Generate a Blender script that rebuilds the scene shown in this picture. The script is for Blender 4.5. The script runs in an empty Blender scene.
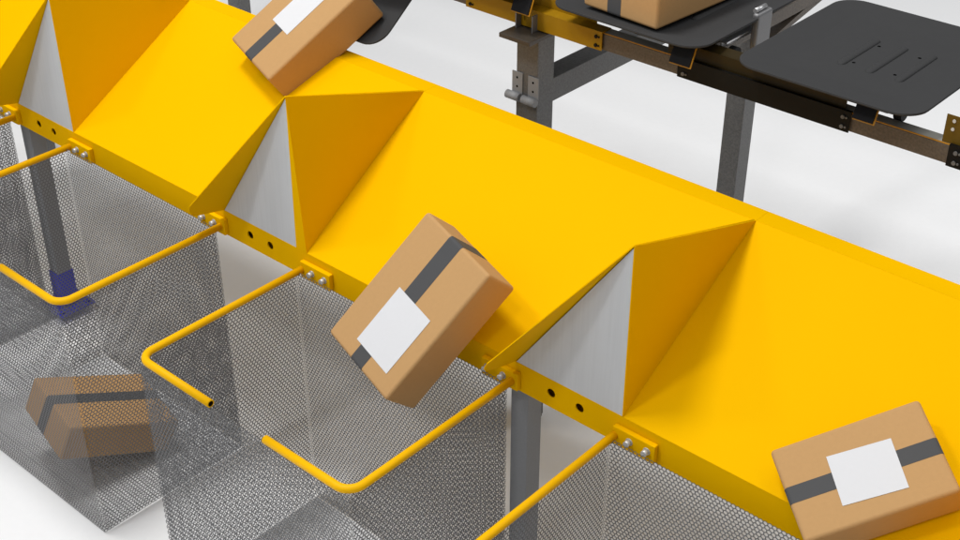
import bpy, bmesh, math
import numpy as np
from mathutils import Vector, Matrix, Euler

SC = bpy.context.scene
COL = SC.collection
P = 1.2                     # chute pitch (m)
DV = {-2: 0.0, -1: .0066, 0: -.0113, 1: .0047, 2: 0.0}     # small fitting offsets of each divider
BN = {-2: 0.0, -1: -.0078, 0: .0142, 1: -.0063}            # and of each bin
FLOOR_Z = -.958

# ------------------------------------------------------------------ materials
def mat(name, col, rough=.5, metal=0.0, noise=0.0, nscale=60., stretch=None, bump=0.0, bscale=200., spec=.5):
    m = bpy.data.materials.new(name); m.use_nodes = True
    nt = m.node_tree; b = nt.nodes['Principled BSDF']
    b.inputs['Base Color'].default_value = (*col, 1)
    b.inputs['Roughness'].default_value = rough
    b.inputs['Metallic'].default_value = metal
    b.inputs['Specular IOR Level'].default_value = spec
    tc = nt.nodes.new('ShaderNodeTexCoord')
    vec = tc.outputs['Object']
    if stretch:
        mp = nt.nodes.new('ShaderNodeMapping'); mp.inputs['Scale'].default_value = stretch
        nt.links.new(vec, mp.inputs['Vector']); vec = mp.outputs['Vector']
    if noise > 0:
        n = nt.nodes.new('ShaderNodeTexNoise'); n.inputs['Scale'].default_value = nscale
        n.inputs['Detail'].default_value = 5; n.inputs['Roughness'].default_value = .6
        nt.links.new(vec, n.inputs['Vector'])
        mx = nt.nodes.new('ShaderNodeMix'); mx.data_type = 'RGBA'
        mx.inputs[6].default_value = (*[c * (1 - noise) for c in col], 1)
        mx.inputs[7].default_value = (*[min(1, c * (1 + noise)) for c in col], 1)
        nt.links.new(n.outputs['Fac'], mx.inputs[0])
        nt.links.new(mx.outputs[2], b.inputs['Base Color'])
    if bump > 0:
        n2 = nt.nodes.new('ShaderNodeTexNoise'); n2.inputs['Scale'].default_value = bscale
        n2.inputs['Detail'].default_value = 4
        nt.links.new(vec, n2.inputs['Vector'])
        bp = nt.nodes.new('ShaderNodeBump'); bp.inputs['Strength'].default_value = bump
        bp.inputs['Distance'].default_value = .002
        nt.links.new(n2.outputs['Fac'], bp.inputs['Height'])
        nt.links.new(bp.outputs['Normal'], b.inputs['Normal'])
    return m

M = {}
M['yellow'] = mat('yellow_powder_coat', (.86, .465, .0), .55, noise=.015, nscale=6, bump=.03, bscale=500, spec=.01)
M['bar'] = mat('yellow_tube_paint', (.87, .465, .0), .45, noise=.02, nscale=20, spec=.12)
M['panel'] = mat('galvanised_panel', (.61, .625, .64), .6, .0, noise=.10, nscale=5, stretch=(22, 22, .6), bump=.03, bscale=30, spec=.15)
M['floor'] = mat('white_floor', (.90, .90, .905), .6, noise=.02, nscale=40, bump=.05, bscale=120, spec=.2)
M['mesh'] = mat('perforated_steel', (.165, .165, .17), .5, .1, noise=.08, nscale=30, spec=.25)
M['post'] = mat('grey_painted_steel', (.245, .247, .253), .55, noise=.10, nscale=180, bump=.1, bscale=700)
M['frame'] = mat('dark_hammered_steel', (.125, .123, .12), .5, .1, noise=.7, nscale=150, bump=.2, bscale=500)
M['beam'] = mat('grey_beam_yellow_bounce', (.105, .083, .062), .45, .1, noise=.8, nscale=150, bump=.15, bscale=500)  # grey metal; brown cast of light bounced off the yellow chutes put into colour
M['beamtop'] = mat('lit_beam_top', (.50, .49, .44), .4, .3, noise=.08, nscale=60)  # beam's own top, the brighter light on it put into a paler colour
M['tray'] = mat('charcoal_plastic', (.044, .044, .045), .7, noise=.05, nscale=40, bump=.06, bscale=600, spec=.1)
M['black'] = mat('black_plate', (.006, .0055, .0045), .5, noise=.3, nscale=90, spec=.15)
M['rubber'] = mat('black_rubber', (.008, .008, .009), .6, spec=.15)
M['hole'] = mat('dark_hole', (.002, .002, .002), .9, spec=.0)
M['alu'] = mat('aluminium', (.62, .62, .63), .32, .75, noise=.06, nscale=60)
M['bolt'] = mat('zinc_bolt', (.60, .59, .57), .38, .4, noise=.08, nscale=200)
M['blue'] = mat('blue_foot_paint', (.045, .05, .45), .5, noise=.08, nscale=60)
M['card'] = mat('kraft_cardboard', (.505, .298, .130), .75, noise=.05, nscale=90, stretch=(1, 1, 1), bump=.08, bscale=350, spec=.05)
M['tape'] = mat('grey_tape', (.080, .080, .082), .6, noise=.04, nscale=60, spec=.08)
M['label'] = mat('white_paper_label', (.68, .68, .695), .6, noise=.02, nscale=80, spec=.05)
M['shaded_yellow'] = mat('yellow_cover_in_shade', (.33, .175, .003), .5, noise=.05, nscale=30, spec=.2)  # yellow covers darkened: shade of the trays put into the base colour
M['deep_shade_yellow'] = mat('yellow_in_deep_shade', (.024, .0145, .0015), .5, noise=.1, nscale=60, spec=.2)  # yellow too, deep shade under trays and in tube bores painted in
M['part_shade_yellow'] = mat('yellow_in_part_shade', (.12, .068, .004), .5, noise=.1, nscale=60, spec=.2)  # yellow flange with some of the tray shade put into its colour
M['iron'] = mat('cast_iron_grey', (.20, .20, .205), .45, .5, noise=.2, nscale=200)
M['topplate'] = mat('dark_brown_plate', (.06, .05, .04), .4, .2, noise=.4, nscale=160, spec=.4)
M['amber'] = mat('amber_edge', (.50, .22, .004), .5)

# ------------------------------------------------------------------ helpers
def tag(o, label=None, cat=None, group=None, kind=None):
    if label: o['label'] = label
    if cat: o['category'] = cat
    if group: o['group'] = group
    if kind: o['kind'] = kind
    return o

def empty(name, loc=(0, 0, 0), rot=(0, 0, 0)):
    o = bpy.data.objects.new(name, None); COL.objects.link(o)
    o.location = loc; o.rotation_euler = rot; o.empty_display_size = .05
    return o

def link_mesh(name, me, mats, parent=None):
    o = bpy.data.objects.new(name, me); COL.objects.link(o)
    for m in (mats if isinstance(mats, (list, tuple)) else [mats]): me.materials.append(m)
    if parent: o.parent = parent
    return o

class MB:
    """collects shapes into one bmesh"""
    def __init__(s): s.bm = bmesh.new()
    def face(s, vs, mi=0):
        f = s.bm.faces.new(vs); f.material_index = mi; return f
    def box(s, x0, x1, y0, y1, z0, z1, bev=0.0, seg=2, M4=None, mi=0):
        r = bmesh.ops.create_cube(s.bm, size=1)
        vs = r['verts']
        bmesh.ops.scale(s.bm, vec=(x1 - x0, y1 - y0, z1 - z0), verts=vs)
        bmesh.ops.translate(s.bm, vec=((x0 + x1) / 2, (y0 + y1) / 2, (z0 + z1) / 2), verts=vs)
        fs = set(f for v in vs for f in v.link_faces)
        for f in fs: f.material_index = mi
        if bev > 0:
            es = list(set(e for v in vs for e in v.link_edges))
            rr = bmesh.ops.bevel(s.bm, geom=es, offset=bev, segments=seg, profile=.5, affect='EDGES')
            vs = list(set(v for f in rr['faces'] for v in f.verts) | set(v for v in vs if v.is_valid))
            # include all faces of that island
        if M4 is not None:
            stack = [v for v in vs if v.is_valid]; seen = set(stack)
            while stack:
                v = stack.pop()
                for e in v.link_edges:
                    w = e.other_vert(v)
                    if w not in seen: seen.add(w); stack.append(w)
            bmesh.ops.transform(s.bm, matrix=M4, verts=list(seen))
        return s
    def prism(s, pts, off, mi=0):
        """solid from a planar polygon pts extruded by vector off"""
        a = [s.bm.verts.new(p) for p in pts]
        b = [s.bm.verts.new(Vector(p) + Vector(off)) for p in pts]
        s.face(a, mi); s.face(list(reversed(b)), mi)
        n = len(pts)
        for i in range(n):
            s.face([a[i], b[i], b[(i + 1) % n], a[(i + 1) % n]], mi)
        return s
    def tube(s, path, r, seg=16, cap=True, mi=0, inner=None):
        path = [Vector(p) for p in path]; rings = []
        up = Vector((0, 0, 1))
        for i, p in enumerate(path):
            if i == 0: t = path[1] - p
            elif i == len(path) - 1: t = p - path[i - 1]
            else: t = (path[i + 1] - p).normalized() + (p - path[i - 1]).normalized()
            t.normalize()
            ref = up if abs(t.z) < .95 else Vector((1, 0, 0))
            x = t.cross(ref).normalized(); y = x.cross(t).normalized()
            rings.append([s.bm.verts.new(p + r * (math.cos(2 * math.pi * k / seg) * x + math.sin(2 * math.pi * k / seg) * y)) for k in range(seg)])
        for a, b in zip(rings, rings[1:]):
            for k in range(seg):
                f = s.face([a[k], a[(k + 1) % seg], b[(k + 1) % seg], b[k]], mi); f.smooth = True
        if cap:
            s.face(list(reversed(rings[0])), mi)
            if inner is None:
                s.face(rings[-1], mi)
            else:      # hollow end: annulus and a short bore with a dark bottom
                p = path[-1]; t = (p - path[-2]).normalized()
                ri = [s.bm.verts.new(p + (v.co - p) * (inner / r)) for v in rings[-1]]
                rb = [s.bm.verts.new(v.co - t * .03) for v in ri]
                for k in range(seg):
                    s.face([rings[-1][k], rings[-1][(k + 1) % seg], ri[(k + 1) % seg], ri[k]], mi)
                    s.face([ri[k], ri[(k + 1) % seg], rb[(k + 1) % seg], rb[k]], 1)
                s.face(rb, 1)
        return s
    def build(s, name, mats, parent=None, recalc=True):
        if recalc: bmesh.ops.recalc_face_normals(s.bm, faces=s.bm.faces[:])
        me = bpy.data.meshes.new(name); s.bm.to_mesh(me); s.bm.free()
        return link_mesh(name, me, mats, parent)

def copy_tree(o, parent=None):
    c = o.copy(); COL.objects.link(c)
    if parent is not None: c.parent = parent
    for ch in list(o.children): copy_tree(ch, c)
    return c

def plate_holes(mb, x0, x1, z0, z1, y, th, holes, r, seg=24):
    """vertical plate in the xz plane (front at y, back at y+th) with round holes; holes sorted by x"""
    def quad(a, b, c, d): mb.face([mb.bm.verts.new(p) for p in (a, b, c, d)])
    cut = (z1 - z0) / 2
    xs = x0
    zc = (z0 + z1) / 2
    for yy in (y, y + th):
        xs = x0
        for hx, hz in holes:
            quad((xs, yy, z0), (hx - cut, yy, z0), (hx - cut, yy, z1), (xs, yy, z1))
            sq = []; ci = []
            for k in range(seg):
                a = 2 * math.pi * (k + .5) / seg
                c, s_ = math.cos(a), math.sin(a)
                q = cut / max(abs(c), abs(s_))
                sq.append((hx + q * c, yy, zc + q * s_)); ci.append((hx + r * c, yy, hz + r * s_))
            corners = {int(seg * f - .5) : None for f in (.125, .375, .625, .875)}
            V = [mb.bm.verts.new(p) for p in sq]; W = [mb.bm.verts.new(p) for p in ci]
            for k in range(seg):
                k2 = (k + 1) % seg
                a, b = sq[k], sq[k2]
                # if the segment passes a corner add it
                if abs(a[0] - b[0]) > 1e-9 and abs(a[2] - b[2]) > 1e-9:
                    cx = hx + cut * (1 if (a[0] + b[0]) / 2 > hx else -1)
                    cz = zc + cut * (1 if (a[2] + b[2]) / 2 > zc else -1)
                    mb.face([V[k], mb.bm.verts.new((cx, yy, cz)), V[k2], W[k2], W[k]])
                else:
                    mb.face([V[k], V[k2], W[k2], W[k]])
            xs = hx + cut
        quad((xs, yy, z0), (x1, yy, z0), (x1, yy, z1), (xs, yy, z1))
    for hx, hz in holes:
        for k in range(seg):
            a, b = 2 * math.pi * (k + .5) / seg, 2 * math.pi * (k + 1.5) / seg
            quad((hx + r * math.cos(a), y, hz + r * math.sin(a)), (hx + r * math.cos(b), y, hz + r * math.sin(b)),
                 (hx + r * math.cos(b), y + th, hz + r * math.sin(b)), (hx + r * math.cos(a), y + th, hz + r * math.sin(a)))

# ------------------------------------------------------------------ setting
mb = MB(); mb.face([mb.bm.verts.new(p) for p in ((-60, -60, FLOOR_Z), (60, -60, FLOOR_Z), (60, 60, FLOOR_Z), (-60, 60, FLOOR_Z))])
fl = mb.build('floor', M['floor']); tag(fl, 'smooth white studio floor under the machine', 'floor', kind='structure')

# ------------------------------------------------------------------ chutes
XR = .3554; AP = Vector((.354, 0, .5045)); BK = Vector((.3554, .56, .328)); LIPY = .624
DEF_TIP = [(.025, -.143, .082), (.015, -.139, .065), (.003, -.130, .046), (-.004, -.116, .029), (-.009, -.098, .018), (-.008, -.075, .0125), (-.005, -.052, .009)]
def make_chute(k, label):
    xl = k * P + DV[k]; xr = (k + 1) * P + DV[k + 1]
    t = empty('chute', (xl + XR, 0, 0))
    tag(t, label, 'chute', 'yellow sheet-metal chutes in a row')
    ox = xl + XR
    a0, a1 = 0.0, xr + XR - ox
    # sloping bed, folded once into the flat lip and once more down behind
    b = MB()
    fx = .036 if k == 0 else 0.0
    slope = Vector((0, .56, .328)).normalized(); nrm = Vector((0, -slope.z, slope.y))
    w = xr - ox                                # bed reaches the next divider's foot and runs on under it
    b.prism([(-.0028, 0, 0), (a1 - .004, 0, 0), (a1 - .004, .56, .328), (-.0028, .56, .328)], -nrm * .004)
    b.build('bed', M['yellow'], t)
    b = MB()
    b.prism([(a0, .5603, .3282), (a0, LIPY, .3282), (a0, LIPY, .285), (a0, LIPY - .003, .285), (a0, LIPY - .003, .325), (a0, .5603, .325)], (a1 - a0 - .0005, 0, 0))
    b.build('lip', M['yellow'], t)
    # upright left wall
    b = MB()
    apx = Vector((AP.x - XR, 0, AP.z)); bk = Vector((0, .56, .3285))
    b.prism([(fx, .0, .0006), apx, bk], (-.003, 0, 0))
    if fx:
        b.prism([(-.0105, -.001, .0006), (fx, -.001, .0006), (apx.x, -.001, apx.z)], (0, .003, 0))
    b.build('side_wall', M['yellow'], t)
    # deflector of the right-hand divider, leaning over the bed, with its nose out in front
    b = MB()
    f0 = Vector((xr - ox, 0, .0008))
    pts = [f0 + AP - Vector((.001, 0, 0)), f0 + BK - Vector((.004, 0, .0)), f0] + [f0 + Vector(p) for p in reversed(DEF_TIP)]
    nn = AP.cross(BK).normalized()
    if nn.x > 0: nn = -nn
    b.prism(pts, nn * .003)
    b.build('deflector', M['yellow'], t)
    # grey triangular panel closing the divider's front
    b = MB()
    b.prism([f0 + Vector((.003, .001, .0)), f0 + Vector((XR - .0035, .001, .0)), f0 + AP - Vector((.0035, -.001, .008))], (0, .003, 0))
    b.build('end_panel', M['panel'], t)
    return t
make_chute(-2, 'yellow chute at the left border, mostly cut off, left of the first grey triangle')
make_chute(-1, 'yellow chute with a carton sliding in over its back lip at upper left')
make_chute(0, 'yellow chute in the middle with a carton tipping over its front edge')
make_chute(1, 'yellow chute at the right with a carton lying flat on its bed')

# front rail with pairs of holes
b = MB()
holes = []
for k in (-2, -1, 0, 1, 2):
    holes += [(k * P + DV[k] + .1236, -.043), (k * P + DV[k] + .2185, -.043)]
plate_holes(b, -2.6, 3.6, -.090, -.0003, 0.0, .004, holes, .0135)
b.box(-2.6, 3.6, 0.0042, .06, -.090, -.086)
b.box(-2.6, 3.6, .0042, .06, -.0225, -.0185)
b.box(-2.6, 3.6, .056, .0598, -.0858, -.0227)
r = b.build('chute_rail', M['yellow'])
tag(r, 'long yellow steel rail with pairs of round holes along the chute fronts', 'rail')

# posts under the rail
def make_post(x, label):
    t = empty('chute_post', (x, .05, FLOOR_Z)); tag(t, label, 'post', 'grey posts under the chute rail')
    h = -.091 - FLOOR_Z
    b = MB(); b.box(-.03, .03, -.031, .031, .06, h, bev=.003); b.build('column', M['post'], t)
    b = MB(); b.box(-.034, .034, -.035, .035, .046, .20, bev=.002)
    b.box(-.08, .08, -.08, .08, .035, .045, bev=.002)
    for sx in (-1, 1):
        for sy in (-1, 1):
            b.tube([(sx * .06, sy * .06, .0455), (sx * .06, sy * .06, .058)], .009, 6)
    b.build('foot', M['blue'], t)
    b = MB(); b.tube([(0, 0, 0), (0, 0, .012)], .03, 20); b.tube([(0, 0, .012), (0, 0, .0345)], .009, 12)
    b.build('levelling_pad', M['post'], t)
    return t
make_post(-1.217, 'grey square post on a blue foot seen through the mesh bin at left')
make_post(1.205, 'grey square post under the rail beside the middle mesh bin')

# ------------------------------------------------------------------ bins
BW = .8460; BX0 = .3543; BX1 = BX0 + .8367; BY = -.6155; BZ = -.0545; RB = .0115
def perforated(pitch=.0125, ratio=.795, th=.0008):
    """box of hexagonally perforated sheet without a lid: five walls, one mesh"""
    Rh = pitch / math.sqrt(3)
    walls = []
    z0, z1 = -.953, BZ - .003
    x0, x1, y0, y1 = BX0 - .001, BX1 + .001, BY - .002, -.036
    # origin, u axis, v axis, width, height, skip rule
    walls.append(((x0, y0, z0), (1, 0, 0), (0, 0, 1), x1 - x0, z1 - z0))
    walls.append(((x0, y1, z0), (1, 0, 0), (0, 0, 1), x1 - x0, z1 - z0 + .004))
    walls.append(((x0, y0, z0), (0, 1, 0), (0, 0, 1), y1 - y0, z1 - z0))
    walls.append(((x1, y0, z0), (0, 1, 0), (0, 0, 1), y1 - y0, z1 - z0))
    walls.append(((x0, y0, z0), (1, 0, 0), (0, 1, 0), x1 - x0, y1 - y0))
    V = []; F = []; base = 0
    ang = np.radians(30 + 60 * np.arange(6))
    hexo = np.stack([np.cos(ang), np.sin(ang)], 1) * Rh
    for o, u, v, w, h in walls:
        hexi = hexo * (ratio if v[2] else .90)
        o = np.array(o); u = np.array(u, float); v = np.array(v, float); n = np.cross(u, v)
        cs = []
        rows = int(h / (1.5 * Rh)) + 1
        nc = int(w / pitch) + 1
        for j in range(rows):
            yy = Rh + j * 1.5 * Rh
            for i in range(nc):
                xx = pitch * (i + .5 + (.5 if j % 2 else 0))
                if xx <= w - pitch * .2 and yy <= h - Rh * .4: cs.append((xx, yy))
        cs = np.array(cs)
        m = len(cs)
        uv = np.concatenate([cs[:, None, :] + hexo[None], cs[:, None, :] + hexi[None]], 1)      # m,12,2
        p3 = o + uv[..., :1] * u + uv[..., 1:] * v
        allv = np.concatenate([p3 - n * th / 2, p3 + n * th / 2], 1)                             # m,24,3
        V.append(allv.reshape(-1, 3))
        fq = []
        for k in range(6):
            k2 = (k + 1) % 6
            fq.append((k, k2, 6 + k2, 6 + k))
            fq.append((12 + k, 18 + k, 18 + k2, 12 + k2))
            fq.append((6 + k, 6 + k2, 18 + k2, 18 + k))
        fq = np.array(fq)
        F.append((fq[None] + 24 * np.arange(m)[:, None, None] + base).reshape(-1, 4))
        base += m * 24
    V = np.concatenate(V); F = np.concatenate(F)
    me = bpy.data.meshes.new('mesh_basket')
    me.vertices.add(len(V)); me.vertices.foreach_set('co', V.astype(np.float32).ravel())
    me.loops.add(F.size); me.loops.foreach_set('vertex_index', F.astype(np.int32).ravel())
    me.polygons.add(len(F)); me.polygons.foreach_set('loop_start', (4 * np.arange(len(F))).astype(np.int32))
    me.update(calc_edges=True); me.validate()
    me.materials.append(M['mesh'])
    return me

def arc(c, r, a0, a1, z, n=8):
    return [(c[0] + r * math.cos(math.radians(a0 + (a1 - a0) * i / n)), c[1] + r * math.sin(math.radians(a0 + (a1 - a0) * i / n)), z) for i in range(n + 1)]

def make_bin():
    t = empty('mesh_bin', (0, 0, 0))
    bk = bpy.data.objects.new('mesh_basket', perforated()); COL.objects.link(bk); bk.parent = t
    R = .045
    b = MB(); b.tube([(BX0, -.002, BZ)] + arc((BX0 + R, BY + R), R, 180, 270, BZ) + [(BX0 + .312, BY, BZ)], RB, 18, inner=.008)
    b.build('hoop_bar', [M['bar'], M['deep_shade_yellow']], t)  # second slot colours the bore dark, the shade inside the tube painted in
    b = MB(); b.tube([(BX1, -.002, BZ)] + arc((BX1 - R, BY + R), R, 0, -90, BZ) + [(BX1 - .308, BY, BZ)], RB, 18, inner=.008)
    b.build('hoop_bar', [M['bar'], M['deep_shade_yellow']], t)
    for x0, x1, bolts in ((BX0 - .006, BX0 + .124, (.047, .101)), (BX1 - .108, BX1 + .020, (-.086, -.030))):
        b = MB(); b.box(x0, x1, -.0165, -.0005, -.082, -.0265, bev=.002)
        pl = b.build('mounting_plate', M['yellow'], t)
        rx = BX0 if x0 < .8 else BX1
        if rx == BX1:
            pass
        for dx in bolts:
            b = MB(); b.tube([(rx + dx, -.0165, -.0505), (rx + dx, -.0185, -.0505)], .0105, 20)
            b.tube([(rx + dx, -.0187, -.0505), (rx + dx, -.0325, -.0505)], .0082, 16)
            b.build('bolt', M['bolt'], pl)
    return t
bin0 = make_bin()
bl = {-2: 'perforated metal bin at the left border, mostly cut off, beyond the bin with a carton',
      -1: 'perforated metal bin holding a brown carton at its bottom',
      0: 'empty perforated metal bin under the tipping carton, its split yellow hoop fully in view',
      1: 'perforated metal bin at the right bottom, only its left hoop bar in view'}
for k in (0, -2, -1, 1):
    t = bin0 if k == 0 else copy_tree(bin0)
    t.location = (k * P + BN[k], 0, 0)
    tag(t, bl[k], 'bin', 'perforated bins hung along the chute rail')

# ------------------------------------------------------------------ cartons
def make_parcel(D, loc, rotM, label, lab=None, tape_w=.18, tape_y=.0, end_only=False):
    L, W, H = D; r = .010
    t = empty('parcel', (0, 0, 0))
    t.matrix_world = Matrix.Translation(loc) @ rotM.to_4x4()
    tag(t, label, 'box', 'brown cardboard parcels')
    b = MB(); b.box(-L / 2, L / 2, -W / 2, W / 2, -H / 2, H / 2, bev=r, seg=4)
    o = b.build('carton', M['card'], t)
    for f in o.data.polygons: f.use_smooth = True
    m = o.modifiers.new('wn', 'WEIGHTED_NORMAL'); m.keep_sharp = False; m.weight = 100
    # tape band all the way round, following the rounded edges
    b = MB(); e = .0006; prof = []
    for cx, cz, a0 in ((L / 2 - r, H / 2 - r, 0), (-L / 2 + r, H / 2 - r, 90), (-L / 2 + r, -H / 2 + r, 180), (L / 2 - r, -H / 2 + r, 270)):
        for i in range(6):
            a = math.radians(a0 + 18 * i); prof.append((cx + (r + e) * math.cos(a), cz + (r + e) * math.sin(a), cx + (r - .0004) * math.cos(a), cz + (r - .0004) * math.sin(a)))
    w0, w1 = tape_y - tape_w * W / 2, tape_y + tape_w * W / 2
    A = [b.bm.verts.new((p[0], w0, p[1])) for p in prof]; B_ = [b.bm.verts.new((p[0], w1, p[1])) for p in prof]
    C_ = [b.bm.verts.new((p[2], w0, p[3])) for p in prof]; D_ = [b.bm.verts.new((p[2], w1, p[3])) for p in prof]
    n = len(prof)
    for i in range(n):
        j = (i + 1) % n
        f = b.face([A[i], A[j], B_[j], B_[i]])
        b.face([A[j], A[i], C_[i], C_[j]]); b.face([B_[i], B_[j], D_[j], D_[i]])
    b.build('tape', M['tape'], t)
    if lab:
        cx, cy, lw, lh, rot = lab
        b = MB(); b.box(-lw / 2, lw / 2, -lh / 2, lh / 2, 0, .0006)
        o = b.build('label', M['label'], t); o.location = (cx, cy, H / 2 + .0007); o.rotation_euler = (0, 0, rot)
    return t

CAM = Vector((3.038, -2.2088, 2.1217))
def rotvec(w):
    w = Vector(w); return Matrix.Rotation(w.length, 3, w.normalized())
def scaled(t, s): return CAM + s * (Vector(t) - CAM)
make_parcel((.351, .2362, .1093), (2.1754, .0694, .1086), rotvec((.49925, -.22914, .83787)),
            'brown carton with a white label lying flat on the right chute bed',
            (.0074, -.009, .147, .123, -.055), .172, -.0035)
make_parcel((.4308, .2921, .1344), scaled((1.10284, -.25158, .24660), 1.077), rotvec((.70105, -.56268, 1.18465)),
            'brown carton tipping over the front edge of the middle chute',
            (-.0738, -.021, .184, .148, .0), .18, .005)
make_parcel((.4298, .2876, .1439), scaled((-.35079, .69250, .31632), .955), rotvec((.54104, -.43247, 1.20342)),
            'brown carton sliding off the tilted tray onto the upper left chute',
            (.030, .0066, .196, .108, .0), .172, .010)
make_parcel((.415, .300, .132), (-.347, -.366, -.788), rotvec((-.20248, .41380, 1.37641)),
            'brown carton lying at the bottom of the mesh bin', None, .17, .012)
th = math.radians(-4)
n5 = Vector((1.118, .685, 0)); X5 = Vector((math.cos(th), math.sin(th), 0)); Y5 = Vector((-math.sin(th), math.cos(th), 0))
c5 = n5 - X5 * .135 + Y5 * .20
make_parcel((.40, .27, .14), (c5.x, c5.y, .7045 + .07), Matrix.Rotation(th + math.pi / 2, 3, 'Z'),
            'brown carton standing on the level dark tray at the top border', (0, 0, .17, .12, .03), .18, 0.02)

# ------------------------------------------------------------------ sorter: trays
TW, TD = .527, .626
def rrect(w, d, r, n=8):
    pts = []
    for cx, cy, a0 in ((w / 2 - r, d / 2 - r, 0), (-w / 2 + r, d / 2 - r, 90), (-w / 2 + r, -d / 2 + r, 180), (w / 2 - r, -d / 2 + r, 270)):
        for i in range(n + 1):
            a = math.radians(a0 + 90 * i / n); pts.append((cx + r * math.cos(a), cy + r * math.sin(a)))
    return pts
def make_deck(parent, loc, rotx):
    """shallow dished tray deck; origin at the middle of its rim plane"""
    b = MB()
    loops = [(TW - .004, TD - .004, .073, -.007), (TW, TD, .075, -.004), (TW - .002, TD - .002, .074, 0), (TW - .010, TD - .010, .07, .0005),
             (TW - .17, TD - .20, .035, -.0095), (TW - .21, TD - .24, .02, -.0105)]
    rings = [[b.bm.verts.new((x, y, z)) for x, y in rrect(w, d, r)] for w, d, r, z in loops]
    under = [[b.bm.verts.new((x, y, z)) for x, y in rrect(w, d, r)] for w, d, r, z in ((TW - .014, TD - .014, .068, -.0065), (TW - .21, TD - .24, .02, -.0165))]
    seq = [under[1], under[0]] + rings
    n = len(rings[0])
    for a, c in zip(seq, seq[1:]):
        for i in range(n):
            f = b.face([a[i], a[(i + 1) % n], c[(i + 1) % n], c[i]])
    b.face(rings[-1]); b.face(list(reversed(under[1])))
    for x, y in ((-.023, .060), (-.022, -.083), (.095, .059), (.096, -.083)):
        vs = [b.bm.verts.new((x + .0048 * math.cos(math.pi * k / 6), y + .0048 * math.sin(math.pi * k / 6), -.0103)) for k in range(12)]
        b.face(vs, 1)
    o = b.build('deck', [M['tray'], M['hole']], parent)
    o.location = loc; o.rotation_euler = (rotx, 0, 0)
    for x in (-.045, .037, .120):                                   # three raised ribs
        b = MB(); path = []
        N = 10; y0, y1 = -.118, .097
        prof = [(math.cos(math.pi * k / N) * .0120, math.sin(math.pi * k / N) * .0068) for k in range(N + 1)]
        secs = []
        for f, yy in ((.05, y0), (.6, y0 + .004), (.9, y0 + .009), (1, y0 + .014), (1, y1 - .014), (.9, y1 - .009), (.6, y1 - .004), (.05, y1)):
            secs.append([b.bm.verts.new((x + px * (.4 + .6 * f), yy, -.0106 + pz * f)) for px, pz in prof])
        for a, c in zip(secs, secs[1:]):
            for k in range(N):
                b.face([a[k], a[k + 1], c[k + 1], c[k]]).smooth = True
        b.build('rib', M['tray'], o)
    b = MB(); b.box(-.09, .09, -.06, .06, -.05, -.0172, bev=.004); b.build('hinge_block', M['black'], o)
    return o

def make_tray(xc, label, flap=None, tilt=None, upright=False):
    t = empty('tilt_tray', (xc, .967, .60)); tag(t, label, 'tray', 'dark tilting trays on the sorter track')
    if tilt: make_deck(t, tilt[0], tilt[1])
    else: make_deck(t, (0, 0, .10), 0)
    # carriage under the deck
    b = MB(); b.box(-.10, .10, -.09, .09, -.02, .03 if tilt else .048, bev=.004)
    b.box(-.15, .15, -.012, .012, -.035, -.012)
    b.build('carriage', M['black'], t)
    x = TW / 2 - .052
    def wheel(wx, y, z, r):
        b = MB(); b.tube([(wx, y, z), (wx + .022, y, z)], r, 20); w = b.build('wheel', M['rubber'], t)
        b = MB(); b.tube([(wx + .0225, y, z), (wx + .025, y, z)], .007, 12); b.build('axle', M['iron'], w)
    wheel(.158, -.175, .040, .022)
    if upright:
        b = MB()
        b.prism([(x, -.115, .053), (x + .022, -.115, .053), (x + .022, -.115, .048), (x + .005, -.115, .048), (x + .005, -.115, .028), (x, -.115, .028)], (0, .20, 0))
        b.prism([(x + .018, .026, .0535), (x + .022, .026, .0535), (x + .022, .026, .080), (x + .018, .026, .080)], (0, .020, 0))
        b.build('crossbar', M['alu'], t)
        wheel(x + .012, -.075, .005, .024); wheel(x + .012, .06, .005, .024)
        xu = TW / 2 - .020
        b = MB(); b.box(xu, xu + .022, -.012, .068, -.06, .112, bev=.008, seg=4)
        u = b.build('upright_plate', M['iron'], t)
        b = MB(); b.tube([(xu + .005, -.006, .118), (xu + .005, .050, .118)], .007, 12); b.build('pin', M['alu'], u)
    if flap:
        fx, fy, fz, wd, hg = flap
        b = MB()
        b.box(-wd / 2, wd / 2, -.004, .0, -hg, 0, mi=0)
        b.box(-wd / 2 - .0, wd / 2 + .0035, .0002, .003, -hg - .003, 0, mi=1)
        f = b.build('flap', [M['rubber'], M['amber']], t)
        f.location = (fx - xc, fy - .967, fz - .60); f.rotation_euler = (math.radians(-24), 0, 0)
    return t
make_tray(1.634, 'level empty dark tray with three raised ribs', (1.750, .715, .692, .056, .062))
make_tray(1.011, 'level dark tray carrying a brown carton at the top border', (1.20, .715, .692, .066, .070), upright=True)
make_tray(.392, 'level dark tray between the tilted one and the loaded one, its flap just in frame', (.628, .715, .692, .066, .070))
tl = math.radians(37.15)
make_tray(-.206, 'tilted dark tray tipping its carton onto the upper left chute', None, ((0, .8895 - .967, .554 - .60), tl))

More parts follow.
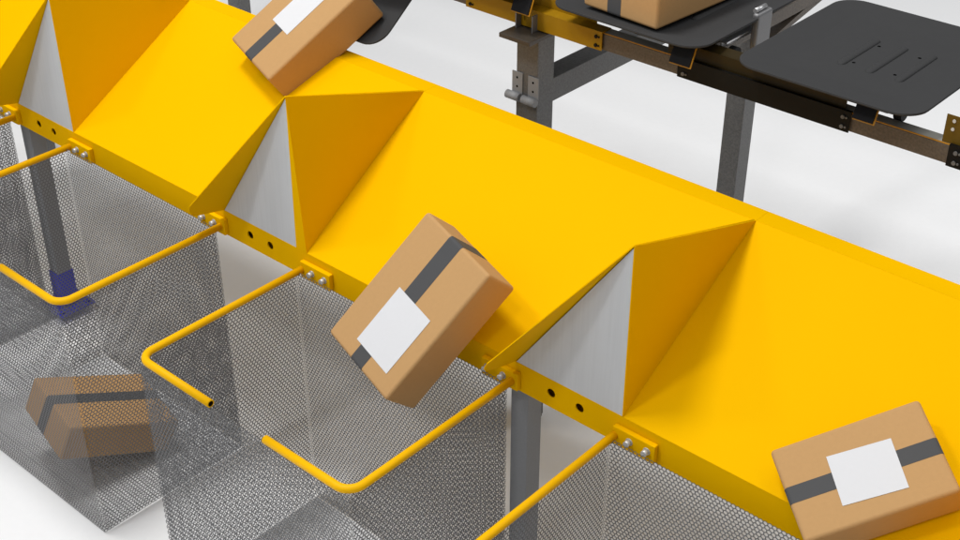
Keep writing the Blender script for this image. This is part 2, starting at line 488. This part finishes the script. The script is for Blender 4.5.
# ------------------------------------------------------------------ sorter: track beams
def make_beam(y0, y1, label, covers):
    t = empty('track_beam', (0, (y0 + y1) / 2, .59)); tag(t, label, 'beam')
    yc = (y0 + y1) / 2; zc = .59
    f = -1 if y0 < 1 else 1
    b = MB(); b.box(-2.6, 3.4, y0 - yc, y1 - yc, .564 - zc, .614 - zc, bev=.002)
    b.build('channel', M['beam'], t)
    b = MB(); b.box(-2.6, 3.4, min(f * .0195, f * .0165), max(f * .0195, f * .0165), .6145 - zc, .617 - zc); b.build('trim', M['amber'], t)
    b = MB(); b.box(-2.6, 3.4, -.016, .0195, .6143 - zc, .6175 - zc); b.build('top_strip', M['beamtop'], t)
    if covers:
        for x0, m1, m2, u0 in ((-.44, 'shaded_yellow', 'shaded_yellow', 0.0), (.361, 'shaded_yellow', 'shaded_yellow', 0.0), (1.160, 'black', 'deep_shade_yellow', -.044), (1.960, 'black', 'part_shade_yellow', -.025)):
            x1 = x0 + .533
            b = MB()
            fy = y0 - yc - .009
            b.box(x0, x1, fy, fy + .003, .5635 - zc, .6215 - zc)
            b.box(x0, x1, fy + .0031, fy + .045 if m1 == 'shaded_yellow' else fy + .0105, .6185 - zc, .6215 - zc)
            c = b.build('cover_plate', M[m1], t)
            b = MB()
            if m1 == 'shaded_yellow':
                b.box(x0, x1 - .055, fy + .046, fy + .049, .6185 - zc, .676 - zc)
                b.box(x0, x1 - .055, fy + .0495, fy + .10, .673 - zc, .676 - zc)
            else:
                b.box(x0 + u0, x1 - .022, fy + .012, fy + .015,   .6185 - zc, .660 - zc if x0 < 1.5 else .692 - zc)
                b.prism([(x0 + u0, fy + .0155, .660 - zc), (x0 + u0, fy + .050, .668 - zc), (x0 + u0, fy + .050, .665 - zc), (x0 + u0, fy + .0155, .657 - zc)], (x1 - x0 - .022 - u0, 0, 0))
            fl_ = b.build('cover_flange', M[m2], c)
            if x0 > 1.9:
                for z in (.679, .657):
                    b = MB(); b.tube([(x0 - .004, fy + .0118, z - zc), (x0 - .004, fy + .0095, z - zc)], .0045, 12); b.build('screw_or_hole_disc', M['bolt'], fl_)  # pale discs standing in for two holes with bright floor behind
            for dx in (.020, .513):
                for z in (.604, .577):
                    b = MB(); b.tube([(x0 + dx, fy - .0005, z - zc), (x0 + dx, fy - .004, z - zc)], .0055, 12)
                    b.tube([(x0 + dx + .010, fy - .0005, z - zc), (x0 + dx + .010, fy - .003, z - zc)], .003, 10)
                    b.build('screw_or_hole_disc', M['frame'] if m1 == 'black' else M['black'], c)
    return t
make_beam(.75, .79, 'long brown-grey track beam with bolted yellow and black cover plates facing the chutes', True)
make_beam(2.04, 2.08, 'plain brown-grey track beam at the back of the sorter', False)

# ------------------------------------------------------------------ sorter: support frames
def make_frame(x0, label):
    t = empty('support_frame', (x0, .77, FLOOR_Z)); tag(t, label, 'frame', 'grey steel frames carrying the sorter')
    oz = -FLOOR_Z; oy = -.77
    b = MB(); b.box(0, .085, .73 + oy, .81 + oy, .012, .5435 + oz, bev=.002); b.build('front_leg', M['frame'], t)
    b = MB(); b.box(0, .085, 2.02 + oy, 2.105 + oy, .012, .5435 + oz, bev=.002); b.build('rear_leg', M['frame'], t)
    b = MB(); b.box(.004, .081, .8105 + oy, 2.0195 + oy, .304 + oz, .384 + oz, bev=.002); b.build('cross_beam', M['frame'], t)
    for yc in (.77, 2.0625):
        b = MB(); b.box(.002, .083, yc - .038 + oy, yc + .038 + oy, 0, .0115, bev=.002); b.build('foot_plate', M['frame'], t)
    for yc, s in ((.77, -1), (2.06, 1)):
        b = MB(); b.box(-.012, .108, yc - .112 + oy if s < 0 else yc - .1 + oy, yc + .10 + oy, .544 + oz, .559 + oz, bev=.002); b.build('top_plate', M['topplate'], t)
    # U bracket with two slotted cheeks
    b = MB(); b.box(.0061, .0659, .744 + oy, .7485 + oy, .5595 + oz, .612 + oz); br = b.build('beam_bracket', M['black'], t)
    for xx in (.002, .066):
        b = MB(); b.box(xx, xx + .004, .718 + oy, .7485 + oy, .5595 + oz, .612 + oz); b.build('cheek', M['iron'], br)
    for xx in (.018, .048):
        b = MB(); b.box(xx, xx + .005, .7410 + oy, .7435 + oy, .580 + oz, .600 + oz, bev=.001); b.build('slot', M['alu'], br)
    # two hinge pads with curled lower ends
    for xx in (-.014, .050):
        b = MB(); b.box(xx, xx + .042, .7255 + oy, .7295 + oy, .338 + oz, .413 + oz, bev=.0015)
        b.tube([(xx - .012, .7165 + oy, .333 + oz), (xx + .040, .7165 + oy, .333 + oz)], .0135, 20)
        for z in (.394, .364):
            vs = [b.bm.verts.new((xx + .021 + .004 * math.cos(math.pi * k / 6), .7252 + oy, z + oz + .004 * math.sin(math.pi * k / 6))) for k in range(12)]
            b.face(vs, 1)
        b.build('hinge_pad', [M['post'], M['hole']], t)
    return t
make_frame(.582, 'grey steel frame with two curled hinge pads on its front leg behind the chutes')
make_frame(-2.54, 'grey steel frame behind the upper left chutes, only a scrap of its rear leg showing')

t = empty('rear_brace', (1.19, .80, .60)); tag(t, 'brown-grey brace running back from the track between the loaded and the empty tray', 'brace')
b = MB(); b.box(-.045, -.002, .0, 1.235, -.022, .022, bev=.001); b.build('beam', M['beam'], t)
b = MB(); b.prism([(-.040, .36, -.075), (-.040, .43, -.075), (-.040, .72, -.024), (-.040, .60, -.024)], (.036, 0, 0)); b.build('diagonal_strut', M['beam'], t)

# ------------------------------------------------------------------ camera
f = 1333.33; pitch = math.radians(32.56); yaw = math.radians(41.585)
fw = Vector((-math.sin(yaw) * math.cos(pitch), math.cos(yaw) * math.cos(pitch), -math.sin(pitch)))
rt = Vector((math.cos(yaw), math.sin(yaw), 0)); upv = rt.cross(fw)
cam = bpy.data.cameras.new('camera'); co = bpy.data.objects.new('camera', cam); COL.objects.link(co)
co.matrix_world = Matrix(((rt.x, upv.x, -fw.x, CAM.x), (rt.y, upv.y, -fw.y, CAM.y), (rt.z, upv.z, -fw.z, CAM.z), (0, 0, 0, 1)))
cam.sensor_width = 36; cam.lens = f / 960 * 36; cam.clip_start = .05; cam.clip_end = 300
SC.camera = co

# ------------------------------------------------------------------ light: bright studio surround and one big soft lamp overhead
w = bpy.data.worlds.new('World'); SC.world = w; w.use_nodes = True
bg = w.node_tree.nodes['Background']; bg.inputs[0].default_value = (.97, .985, 1, 1); bg.inputs[1].default_value = 1.0
# studio dome: bright overhead and towards the camera side, dim near the far horizon
nt = w.node_tree
tc = nt.nodes.new('ShaderNodeTexCoord'); dp = nt.nodes.new('ShaderNodeVectorMath'); dp.operation = 'DOT_PRODUCT'
dp.inputs[1].default_value = (-.05, -.38, .92); nt.links.new(tc.outputs['Generated'], dp.inputs[0])
mr = nt.nodes.new('ShaderNodeMapRange'); mr.inputs['From Min'].default_value = -.1; mr.inputs['From Max'].default_value = 1
mr.inputs['To Min'].default_value = .09; mr.inputs['To Max'].default_value = .60; nt.links.new(dp.outputs['Value'], mr.inputs['Value'])
nt.links.new(mr.outputs['Result'], bg.inputs[1])
def area(name, loc, target, size, power, col=(1, 1, 1)):
    l = bpy.data.lights.new(name, 'AREA'); l.shape = 'DISK'; l.size = size; l.energy = power; l.color = col
    o = bpy.data.objects.new(name, l); COL.objects.link(o); o.location = loc
    d = Vector(target) - Vector(loc); o.rotation_euler = d.to_track_quat('-Z', 'Y').to_euler()
    return o
area('studio_softbox', (-.6, -.6, 6.5), (.5, .3, 0), 1.5, 235, (1, .995, .98))
for i, (az, hgt, pw) in enumerate(((254, 6.2, 92), (208, 6.0, 34), (300, 6.0, 36), (-28, 5.8, 10))):
    a = math.radians(az)
    area('studio_lamp', (.6 + 4.2 * math.cos(a), .2 + 4.2 * math.sin(a), hgt), (.6, .2, 0), .8, pw * 1.1)

area('studio_lamp', (3.8, 5.2, 4.4), (3.6, 4.8, 0), 4.5, 110)  # added fill that lifts the floor at the back right, no known source

vs = SC.view_settings; vs.view_transform = 'Standard'; vs.look = 'None'; vs.exposure = 0; vs.gamma = 1
SC.render.engine = 'CYCLES'
SC.cycles.max_bounces = 8; SC.cycles.diffuse_bounces = 2
